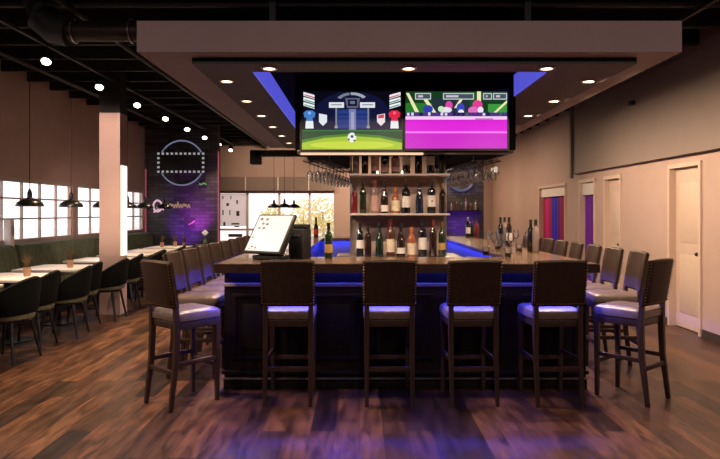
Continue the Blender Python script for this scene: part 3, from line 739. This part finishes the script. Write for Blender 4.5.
# counter bottles
d = 5.62; bottle((bpx(328.6, d), d, ZT), 'wine', .32, .036, 'green', 'black', 'gold', (.16, .40), 'dark green bottle standing alone on the front counter beside the till')
d = 10.25; bottle((bpx(316, d), d, ZT), 'burgundy', .33, .04, 'brown', 'black', 'red', (.15, .40), 'dark bottle with red label on the far counter behind the till')
d = 7.65
for px, dd, g, l, s, lb in ((500.5, 7.75, 'black', None, None, 'black bottle at the left of the bottle trio on the right counter'), (504.5, 7.95, 'clear', None, None, 'pale glass bottle in the middle of the trio on the right counter'), (509, 7.6, 'brown', 'white', (.2, .46), 'brown bottle with white label in the trio on the right counter')):
    bottle((bpx(px, dd), dd, ZT), 'wine', .355, .038, g, 'black', l, s, lb)
for px, dd, g, sp, lb in ((533.5, 6.6, 'black', 'wine', 'tall black bottle on the right counter, nearest the camera'), (538.5, 6.5, 'clear', 'wine', 'pale bottle beside the tall black bottle on the right counter')):
    bottle((bpx(px, dd) - .03, dd, ZT), sp, .34, .036, g, 'black', None, None, lb)
for px, dd, g, c, l, h, lb in ((468, 10.3, 'black', 'silver', 'white', .33, 'black bottle with white label on the far counter right corner'), (476.5, 10.2, 'red', 'red', None, .29, 'bright red bottle on the far counter right corner'), (472, 10.5, 'green', 'black', None, .24, 'short green bottle between red and black bottles on the far counter')):
    bottle((bpx(px, dd), dd, ZT), 'spirit', h, .04, g, c, l, (.2, .5), lb)

# ------------------------------------------------------------------ glasses
def wg_profile(k=1.0):
    return [(.034 * k, 0), (.034 * k, .003), (.012, .008), (.005, .014), (.0045, .085), (.010, .095), (.028 * k, .115), (.038 * k, .145), (.036 * k, .175), (.030 * k, .205)]
m = MB(); m.lathe(wg_profile(), cap=False, seg=16); glass_mesh = m.build('wine_glass', M['wineglass']); first_glass = [True]
def wine_glass(loc, flip, label, group=None):
    if first_glass: o = glass_mesh; first_glass.clear()
    else: o = glass_mesh.copy(); C.objects.link(o)
    o.location = loc; o.rotation_euler = (PI if flip else 0, 0, 0)
    o['label'] = label; o['category'] = 'glass'
    if group: o['group'] = group
    elif 'group' in o: del o['group']
    return o
for side, (xa, xb) in (('left', (-.47, -.17)), ('right', (1.40, 1.19))):
    ya, yb, zr = 6.72, 8.75, 2.03
    t = thing('glass_rack', 'slatted hanging glass rack under the %s side of the screen canopy' % side, 'rack', ((xa + xb) / 2, (ya + yb) / 2, zr))
    off = Vector(((xa + xb) / 2, (ya + yb) / 2, zr))
    for k in (-1.5, -.5, .5, 1.5):
        m = MB(); m.tube([(xa + k * .09, ya, zr + .012), (xb + k * .09, yb, zr + .012)], .008); part(m, 'rail', M['black'], t, off)
    for yy_ in (ya + .1, yb - .1):
        f_ = (yy_ - ya) / (yb - ya); xc = xa + (xb - xa) * f_
        m = MB(); m.tube([(xc - .15, yy_, zr + .025), (xc + .15, yy_, zr + .025)], .007); part(m, 'cross_bar', M['steel'], t, off)
        for sx in (-.13, .13):
            m = MB(); m.tube([(xc + sx, yy_, zr + .025), (xc + sx, yy_, 2.108)], .005, 6); part(m, 'hanger_rod', M['steel'], t, off)
    for i in range(9):
        for k in (-1, 0, 1):
            f_ = (i + .5) / 9
            wine_glass((xa + (xb - xa) * f_ + k * .09, ya + (yb - ya) * f_, zr + .012), True, 'stem glass hanging upside down in the %s glass rack' % side, 'stem glasses in the %s rack' % side)
for k, (px, dd, lb) in enumerate(((488, 7.2, 'wine glass on the right counter left of the bottle trio'), (494, 6.6, 'wine glass on the inner edge of the right counter'), (502, 6.1, 'wine glass near the front corner of the right counter'), (516, 7.4, 'wine glass right of the bottle trio on the right counter'), (523, 7.8, 'wine glass between the trio and the tall black bottle'), (543, 6.9, 'wine glass behind the tall black bottle on the right counter'), (511, 6.3, 'wine glass before the bottle trio on the right counter'))):
    wine_glass((min(bpx(px, dd), 1.88), dd, ZT), False, lb)
def tumbler(loc, label, h=.09, r=.036, mat='wineglass'):
    t = thing('tumbler', label, 'glass', loc)
    m = MB(); m.lathe([(r * .85, 0), (r, h)], cap=False, seg=16); m.lathe([(r * .84, .002), (.001, .003)], seg=16); m.build('glass_wall', M[mat], t)
    m = MB(); m.lathe([(r * .82, .006), (r * .9, h * .45), (.001, h * .45)], seg=16); m.build('drink', GL['amber'] if mat != 'x' else GL['red'], t)
for px, dd, lb in ((486, 6.0, 'tumbler with amber drink on the inner front corner of the right counter'), (498, 6.9, 'tumbler with amber drink left of the pale bottle on the right counter'), (519, 6.55, 'tumbler with amber drink in the middle of the right counter'), (508, 5.75, 'tumbler with amber drink on the front right corner of the counter')):
    tumbler((bpx(px, dd), dd, ZT), lb)
for px in (377.5, 402):
    t = thing('glint_glass', 'small glass with a glowing glint on the top shelf, ' + ('left one' if px < 390 else 'right one'), 'glint', (bpx(px, 6.73), 6.725, ZR[0]))
    m = MB(); m.lathe([(.018, 0), (.022, .04), (.020, .04), (.016, .004)], seg=14); m.build('holder', M['wineglass'], t)
    m = MB(); m.lathe([(.014, .004), (.014, .024), (.003, .03)], seg=12); m.build('glint', M['lens'], t)  # emissive core stands in for a warm glint on the glass

# ------------------------------------------------------------------ till
PHI, TAU = R(35), R(32); W_, H_ = .40, .36
ts = thing('till_terminal', 'tilted white touch screen till with black casing on the front counter', 'till', (-.78, 5.45, ZT))
Rm = Matrix.Rotation(-PHI, 4, 'Z') @ Matrix.Rotation(-TAU, 4, 'X')
cS = Vector((-.015, .02, .235))
T4 = Matrix.Translation(cS) @ Rm
def tp(m, name, mat, par=ts, sm=None):
    ob = m.build(name, mat, par); ob.data.transform(T4); return ob
m = MB(); m.box((0, .02, 0), (W_ + .035, .035, H_ + .035), .008); tp(m, 'screen_casing', M['black'])
m = MB(); m.mi = 0; m.face([(-W_ / 2, .0015, -H_ / 2), (W_ / 2, .0015, -H_ / 2), (W_ / 2, .0015, H_ / 2), (-W_ / 2, .0015, H_ / 2)])
mk = [(1, -.17, .13, .03, .025), (1, -.13, .085, .03, .02), (2, -.10, .13, .028, .02), (2, -.08, .08, .03, .02), (1, -.155, .04, .028, .018), (2, -.10, .04, .03, .018), (1, -.18, -.06, .02, .02), (2, -.15, -.15, .03, .018), (1, -.10, -.16, .022, .02), (2, -.17, -.165, .02, .012)]
for i, x, z, a, b in mk:
    m.mi = i; m.face([(x, .0005, z), (x + a, .0005, z), (x + a, .0005, z + b), (x, .0005, z + b)])
tp(m, 'touch_screen', [M['screen_pos'], M['screen_mark'], M['screen_dark']])
m = MB(); m.box((.0, .085, -.03), (.30, .10, .26), .02); tp(m, 'rear_housing', M['black'])
m = MB(); m.box((0, .06, .02), (.26, .22, .04), .012, Matrix.Rotation(-PHI, 4, 'Z')); m.build('stand_base', M['black'], ts)
m = MB(); m.box((.03, .085, .11), (.12, .09, .2), .01, Matrix.Rotation(-PHI, 4, 'Z') @ Matrix.Rotation(-.2, 4, 'X')); m.build('stand_neck', M['black'], ts)
t = thing('receipt_printer', 'black box printer on the counter behind the tilted till', 'printer', (-.535, 5.62, ZT), R(-25))
m = MB(); m.b2(-.075, .075, -.08, .08, 0, .27, .012); m.build('body', M['black'], t)
m = MB(); m.b2(-.05, .05, -.083, -.078, .2, .22); m.build('paper_slot', M['ink'], t)
m = MB(); m.b2(-.07, .07, -.04, .075, .27, .31, .01); m.build('lid', M['black'], t)

# ------------------------------------------------------------------ dining side
def make_chair():
    t = thing('barrel_chair', 'x', 'chair')
    m = MB(); rings = []
    n = 22
    for i in range(n + 1):
        th = R(-118 + 236 * i / n); c = abs(th) / R(118)
        top = .85 - .33 * c ** 1.7; z0 = .49 - .04 * c
        e = .4 if i in (0, n) else 1
        r = []
        for z, k in ((z0, -.7), (z0 + .012, -1), ((z0 + top) / 2, -1), (top - .012, -1), (top, 0), (top - .012, 1), ((z0 + top) / 2, 1), (z0 + .012, 1), (z0, .7)):
            rad = .255 + .022 * k * e + (z - .5) * .10
            r.append(Vector((math.sin(th) * rad, -math.cos(th) * rad, z)))
        rings.append(r)
    m.loft(rings); m.build('backrest', M['velvet'], t)
    m = MB(); m.lathe([(.20, .415), (.245, .425), (.255, .455), (.252, .49), (.235, .512), (.18, .524), (.02, .528)], seg=28); m.build('seat', M['olive'], t)
    m = MB(); m.lathe([(.16, .385), (.21, .39), (.21, .417)], seg=20); m.build('seat_frame', M['blackleg'], t)
    for sx in (-1, 1):
        for sy in (-1, 1):
            m = MB(); m.tube([(sx * .215, sy * .215, 0), (sx * .15, sy * .15, .395)], [.012, .019], 10); m.build('leg', M['blackleg'], t)
    return t
ch0 = make_chair(); TY = [5.95, 7.15, 8.35, 9.73, 10.9, 12.05, 13.2]; first = True
for k, ty in enumerate(TY):
    for s, w in ((-.3, 'near'), (.3, 'far')):
        lb = 'black barrel-backed velvet chair on the %s side of the %s dining table' % (w, ORD[k])
        if k == 5 and w == 'far' or k == 6 and w == 'near': continue
        if k == 3: s = -.16 if w == 'near' else .40
        if k == 4: s = -.2 if w == 'near' else .37
        if k == 5: s = -.22
        x = (-3.54 if w == 'far' else -3.65) + random.uniform(-.02, .02); rz = R(90 + random.uniform(-8, 8))
        if first: ch0.location = (x, ty + s, 0); ch0.rotation_euler = (0, 0, rz); ch0['label'] = lb; ch0['group'] = 'barrel chairs along the dining tables'; first = False
        else: dup(ch0, (x, ty + s, 0), rz, lb, 'barrel chairs along the dining tables')
t = thing('dining_table', 'white topped dining table nearest the camera by the green booth', 'table', (-4.05, TY[0], 0), 0, 'dining tables along the booth')
m = MB(); m.box((0, 0, .735), (.80, .84, .03), .006); m.build('table_top', M['tabletop'], t)
m = MB(); m.lathe([(.04, .03), (.035, .1), (.035, .70), (.12, .72)], seg=16); m.build('pedestal', M['blackleg'], t)
m = MB(); m.lathe([(.26, 0), (.26, .015), (.06, .035)], seg=24); m.build('foot', M['blackleg'], t)
for k, y in enumerate(TY[1:]): dup(t, (-4.05, y, 0), 0, ORD[k + 1] + ' white topped dining table by the green booth', 'dining tables along the booth')
# booths
def booth(y0, y1, label):
    t = thing('booth_bench', label, 'booth', (-4.85, (y0 + y1) / 2, 0))
    L = y1 - y0; n = max(4, round(L / .11)); 
    m = MB(); rings = []
    N = n * 6
    for i in range(N + 1):
        y = -L / 2 + L * i / N; bul = abs(math.sin(PI * n * i / N)) ** .6 * .045
        rings.append([Vector(p) for p in ((-.14, y, .42), (.10 + bul, y, .42), (.06 + bul, y, .75), (.02 + bul, y, .985), (-.02 + bul * .5, y, 1.02), (-.09, y, 1.025), (-.14, y, 1.0))])
    m.loft(rings); m.build('backrest', M['boothgreen'], t, angle=80)
    m = MB(); m.b2(-.14, .48, -L / 2, L / 2, .34, .47, .03); m.build('seat', M['boothgreen'], t)
    m = MB(); m.b2(-.14, .42, -L / 2, L / 2, .0, .34, .005); m.build('base', M['black'], t)
booth(4.8, 8.70, 'green channel-tufted booth bench nearest the camera')
booth(8.84, 12.2, 'long green channel-tufted booth bench under the middle gridded window')
booth(12.25, 14.4, 'green channel-tufted booth bench farthest from the camera, by the neon wall')
m = MB(); m.b2(-5.0, -4.9, 8.72, 8.82, 0, 1.38, .005)
pt = struct(m.build('trim_3', M['white']), 'short white post between the two nearer booth benches', 'trim')
m = MB(); m.b2(-4.9, -4.894, 8.74, 8.80, 1.16, 1.28, .003); m.build('outlet_plate', M['paper'], pt)

def pot_plant(loc, label, green=False, h=.17):
    t = thing('potted_plant', label, 'plant', loc)
    m = MB(); m.lathe([(.03, 0), (.036, .01), (.042, .095), (.042, .105), (.034, .105), (.032, .08), (.001, .08)], seg=16); m.build('pot', M['pot'], t)
    m = MB(); rr = random.Random(int(loc[1] * 100))
    for k in range(26):
        a = rr.uniform(0, 2 * PI); q = rr.uniform(.01, .075); hh = h * rr.uniform(.6, 1.1)
        p = [Vector((math.cos(a) * .012, math.sin(a) * .012, .085)), Vector((math.cos(a) * q * .4, math.sin(a) * q * .4, .085 + hh * .6)), Vector((math.cos(a) * q, math.sin(a) * q, .085 + hh))]
        m.tube(p, [.003, .005, .001], 5)
    m.build('foliage', M['leafg' if green else 'plant'], t)
for px, dd, lb in ((27, 7.15, 'dry grass in a tan pot on the second nearest dining table'), (70, 8.25, 'dry grass in a tan pot on the third nearest dining table')):
    pot_plant((bpx(px, dd), dd, .75), lb)
for px, dd, lb in ((162, 13.0, 'small vase of dry stems left of three before the neon wall'), (175, 13.3, 'small vase of dry stems in the middle of three before the neon wall')):
    pot_plant((bpx(px, dd), dd, .75), lb)
pot_plant((bpx(184.5, 12.9), 12.9, .75), 'small vase of dry stems right of three before the neon wall')
# flower table
t = thing('side_table', 'tall round black table holding the white flower beyond the left stools', 'table', (-3.13, 12.62, 0))
m = MB(); m.lathe([(.19, .80), (.2, .805), (.2, .825), (.19, .83)], seg=28); m.build('table_top', M['blackleg'], t)
m = MB(); m.lathe([(.03, .02), (.025, .80)], seg=12); m.build('pedestal', M['blackleg'], t)
m = MB(); m.lathe([(.16, 0), (.16, .015), (.03, .03)], seg=20); m.build('foot', M['blackleg'], t)
t = thing('flower_vase', 'white flower in a small vase beyond the left row of stools', 'flower', (-3.13, 12.62, .83))
m = MB(); m.lathe([(.03, 0), (.045, .03), (.04, .08), (.02, .12), (.026, .135)], seg=16); m.build('vase', M['leafg'], t)
m = MB(); m.tube([(0, 0, .05), (.01, 0, .14), (0, 0, .22)], .005, 6); m.build('stem', M['leafg'], t)
for k in range(9):
    a = 2 * PI * k / 9; m = MB(); c = Vector((math.cos(a) * .035, -.01 + math.sin(a) * .01, .235 + math.sin(a) * .03))
    bmesh.ops.create_icosphere(m.bm, subdivisions=2, radius=1, matrix=Matrix.Translation(c) @ Matrix.Rotation(a, 4, 'Y') @ Matrix.Diagonal((.035, .015, .02, 1)))
    m.build('petal', M['petal'], t)

# pendants
def make_pendant():
    t = thing('pendant_lamp', 'x', 'pendant lamp')
    m = MB(); m.lathe([(.165, 0), (.165, .012), (.15, .05), (.10, .085), (.05, .10), (.03, .115), (.027, .115), (.05, .092), (.10, .075), (.145, .042), (.158, .004)], seg=28, cap=False); m.build('shade', M['pendant'], t)
    m = MB(); m.lathe([(.03, .11), (.03, .17), (.02, .2), (.006, .23)], seg=14); m.build('socket', M['pendant'], t)
    m = MB(); m.tube([(0, 0, .22), (0, 0, 2.30)], .005, 6); m.build('cord', M['black'], t)
    m = MB(); m.lathe([(.012, .08), (.03, .055), (.03, .035), (.015, .018), (.002, .014)], seg=14); m.build('bulb', M['bulb'], t)
    return t
pl0 = make_pendant(); first = True
for k, dd in enumerate((7.87, 9.0, 10.13, 11.2, 12.1, 13.3)):
    lb = ORD[k] + ' black dome pendant lamp over the booth tables'
    if first: pl0.location = (-4.18, dd, 1.56); pl0['label'] = lb; pl0['group'] = 'pendants over the booth tables'; first = False
    else: dup(pl0, (-4.18, dd, 1.56), 0, lb, 'pendants over the booth tables')
for k, px in enumerate((274, 284.5, 294)):
    dup(pl0, (bpx(px, (16.2, 15.7, 16.7)[k]), (16.2, 15.7, 16.7)[k], 1.60), 0, 'black pendant lamp near the far entrance, ' + ['leftmost of three', 'middle of three', 'rightmost of three'][k], 'pendants near the entrance')

# ------------------------------------------------------------------ neon
def nt(px, py, y=FY - .03): 
    p = at(px, py, FY); return Vector((p.x, y, p.z))
m = MB(); c = nt(182, 163); m.tube([c + Vector((.52 * math.cos(2 * PI * k / 48), 0, .52 * math.sin(2 * PI * k / 48))) for k in range(48)], .018, 8, True)
tag(m.build('neon_ring', M['neonring']), 'round pale neon ring on the left brick wall', 'neon sign')
sgn = thing('marquee_sign', 'black rectangle bordered with square white bulbs across the neon ring', 'sign', c)
m = MB(); m.b2(-.55, .55, -.065, -.03, -.24, .24, .005); m.build('board', M['black'], sgn)
for k in range(11):
    for z in (-.21, .21):
        x = -.52 + 1.04 * k / 10; m = MB(); m.box((x, -.07, z), (.055, .012, .05), .004); m.build('bulb', M['bulbdim'], sgn)
for z in (-.105, 0, .105):
    for x in (-.52, .52):
        m = MB(); m.box((x, -.07, z), (.055, .012, .05), .004); m.build('bulb', M['bulbdim'], sgn)
t = thing('neon_script', 'handwritten pink and gold neon script on the left brick wall', 'neon sign', nt(175, 206))
off = nt(175, 206)
m = MB(); m.tube([nt(158 + 4.2 * math.cos(a * PI / 10), 206 + 5.5 * math.sin(a * PI / 10)) - off for a in range(20)], .022, 8, True); m.build('initial', M['neonpink'], t)
m = MB(); m.tube([nt(154, 212) - off, nt(157, 211) - off, nt(161, 207) - off, nt(164, 210) - off], .018); m.build('initial_tail', M['neonpink'], t)
m = MB(); m.tube([nt(163 + k * .45, 206 + 2.0 * math.sin(k * 1.05) + (-3 * max(0, math.sin(k * .42)) ** 6)) - off for k in range(62)], .014, 6); m.build('letters', M['neongold'], t)
m = MB(); m.tube([nt(199.5, 184) - off, nt(202, 184.5) - off, nt(204, 183) - off, nt(206.5, 184.5) - off], .016); m.build('green_accent', M['neongreen'], t)
m = MB(); m.tube([nt(189, 224.5) - off, nt(192, 223) - off, nt(195, 220.5) - off], .016); m.build('pink_accent', M['neonmag'], t)
spot((-4.1, FY - .8, .5), 120, col=(.34, .04, 1.0), angle=66, blend=1, aim=(-4.0, FY, 1.25))
spot((-3.7, FY - .6, .9), 75, col=(.8, .06, .9), angle=70, blend=1, aim=(-3.75, FY, 1.45))
# right alcove decor
m = MB(); c = at(461, 178, 15.95); m.tube([c + Vector((.33 * math.cos(2 * PI * k / 40), 0, .33 * math.sin(2 * PI * k / 40))) for k in range(40)], .03, 8, True)
tag(m.build('neon_ring', M['neonblue']), 'dim blue ring on the dark violet wall behind the right glass rack', 'neon sign')
wz = at(460, 210, 15.9).z
m = MB(); m.b2(2.15, 3.1, 15.8, 16.0, wz - .03, wz, .004)
tag(m.build('wall_shelf', M['cab']), 'narrow shelf of small bottles on the dark violet wall', 'shelf')
for k in range(7):
    t = thing('bottle', 'small bottle on the narrow shelf of the violet wall', 'bottle', (2.24 + k * .125, 15.88, wz), 0, 'small bottles on the violet wall shelf')
    h = [.24, .2, .26, .22, .3, .2, .25][k]
    m = MB(); m.lathe([(a * .032, z * h) for a, z in PROF['wine']] + [(.012, h)], seg=12); m.build('glass_body', GL[['amber', 'clear', 'amber', 'green', 'clear', 'amber', 'clear'][k]], t)
spot((2.6, 15.3, .6), 110, col=(.26, .04, 1.0), angle=70, blend=1, aim=(2.6, 16, 1.4))
# sconce
sc = thing('wall_sconce', 'twin white sconce high on the far right wall', 'sconce', (XR, 18.3, 2.66))
m = MB(); m.b2(-.03, 0, -.18, .18, -.06, 0, .005); m.build('plate', M['steel'], sc)
for y in (-.22, .22):
    m = MB(); m.lathe([(.03, -.02), (.05, .02), (.05, .13), (.03, .15)], (-.11, y, 0), 14); m.build('shade', M['sconce'], sc)
    m = MB(); m.tube([(-.02, y * .7, -.03), (-.11, y, -.03)], .012); m.build('arm', M['steel'], sc)
t = thing('wall_sensor', 'small dark sensor on the upper right wall', 'sensor', at(634, 103, 9.0) * 1.0)
t.location = (XU, 9.02, 1.49 + 109 / F * 9.02)
m = MB(); m.b2(-.07, 0, -.05, .05, -.03, .03, .008); m.build('casing', M['black'], t)
m = MB(); m.b2(-.075, -.065, -.025, .025, -.012, .012, .003); m.build('lens', M['duct'], t)

# ------------------------------------------------------------------ entrance and outside
t = thing('door_poster', 'white notice with small dark marks on the entrance glass', 'poster', (-3.88, YB + .06, 1.1))
m = MB(); m.box((0, 0, .45), (.84, .006, 1.0)); m.build('sheet', M['paper'], t)
for (px, py, w, h) in ((226, 203, 2.5, 3), (222, 196, 1, 3), (230, 196, 1, 3), (236, 200, 1.5, 4), (222, 210, 1.2, 5), (229, 210, 1, 5), (236, 211, 3, 5), (223, 222, 2, 4), (231, 223, 8, 1.6), (234, 226, 5, 1.2), (228, 234, 14, 3)):
    a = at(px, py, YB) - Vector((-3.88, YB, 1.1)); w *= YB / F; h *= YB / F
    mk = MB(); mk.b2(a.x, a.x + w, -.009, -.003, a.z - h, a.z); mk.build('printed_mark', M['ink'], t)
m = MB(); m.b2(-60, 40, YB + .2, YB + 40, -.12, -.02); m.b2(-60, XL - .25, -30, YB + .2, -.12, -.02)
struct(m.build('ground', M['ground']), 'pale paving outside the windows', 'ground')
def shrub(loc, r, h, label, seed):
    t = thing('shrub', label, 'shrub', loc, 0)
    m = MB(); m.tube([(0, 0, 0), (.03, 0, h * .3), (0, .02, h * .7)], [.05, .04, .02]); m.build('trunk', M['bark'], t)
    m = MB(); q = random.Random(seed)
    for k in range(700):
        a = q.uniform(0, 2 * PI); u = q.uniform(-1, 1); rad = q.random() ** .4
        s_ = math.sqrt(1 - u * u); p = Vector((math.cos(a) * s_ * r * rad, math.sin(a) * s_ * r * rad, h * .55 + u * rad * h * .45))
        n = Vector((q.uniform(-1, 1), q.uniform(-1, 1), q.uniform(-1, 1))).normalized(); e = n.orthogonal().normalized(); f = n.cross(e)
        l = q.uniform(.05, .10)
        m.face([p - e * l, p - f * l * .45, p + e * l, p + f * l * .45])
    m.build('foliage', M['bush'], t)
for k, (x, y, r, h, lb) in enumerate(((-3.0, 21.6, .5, 1.9, 'yellow green shrub outside the entrance, left one behind the till'), (-2.0, 22.2, .6, 2.0, 'yellow green shrub outside the entrance, behind the till top'), (-1.25, 21.4, .55, 2.15, 'yellow green shrub outside the entrance at the right pane'))):
    shrub((x, y, -.02), r, h, lb, k + 3)

# ------------------------------------------------------------------ added fill light without fixtures
for x in (-2.6, .4, 3.2):
    spot((x, 1.6, 3.3), 98, col=(1, .73, .66), angle=130, blend=1, aim=(x * .9, 4.6, 1.2), r=.1)  # added fill spots high in front of the camera

for x, y, pw, ax, ay, az in ((-.2, 16.6, 300, -.1, 19, 1.2), (1.2, 16.6, 260, 1.2, 19, 1.2), (-2.4, 16.0, 260, -2.4, 19, 2.2)):
    spot((x, y, 3.3), pw, col=(1, .72, .48), angle=95, blend=1, aim=(ax, ay, az))  # added spots that brighten the back wall
area((2.3, 15.6, 2.75), 6.0, .2, 120, (1, .70, .46), rot=(R(20), 0, R(-90)))  # added wash for the far right wall, no lamp modelled
# ------------------------------------------------------------------ world, camera
w = bpy.data.worlds.new('daylight'); bpy.context.scene.world = w; w.use_nodes = True
bg = w.node_tree.nodes['Background']; bg.inputs['Color'].default_value = (1, .90, .91, 1); bg.inputs['Strength'].default_value = 1.7
cam = bpy.data.cameras.new('camera'); co = bpy.data.objects.new('camera', cam); C.objects.link(co)
co.location = (0, 0, EYE); co.rotation_euler = (R(90), 0, 0)
cam.sensor_width = 36; cam.lens = F / 720 * 36
cam.shift_x = 1 / 720; cam.shift_y = -17.5 / 720
cam.clip_end = 200
sc_ = bpy.context.scene; sc_.camera = co
sc_.view_settings.view_transform = 'Standard'; sc_.view_settings.look = 'None'; sc_.view_settings.gamma = 1; sc_.view_settings.exposure = 0
sc_.view_settings.use_curve_mapping = False
sc_.cycles.use_denoising = True; sc_.cycles.max_bounces = 8; sc_.cycles.sample_clamp_indirect = 4; sc_.cycles.transparent_max_bounces = 16
sc_.cycles.caustics_reflective = False; sc_.cycles.caustics_refractive = False
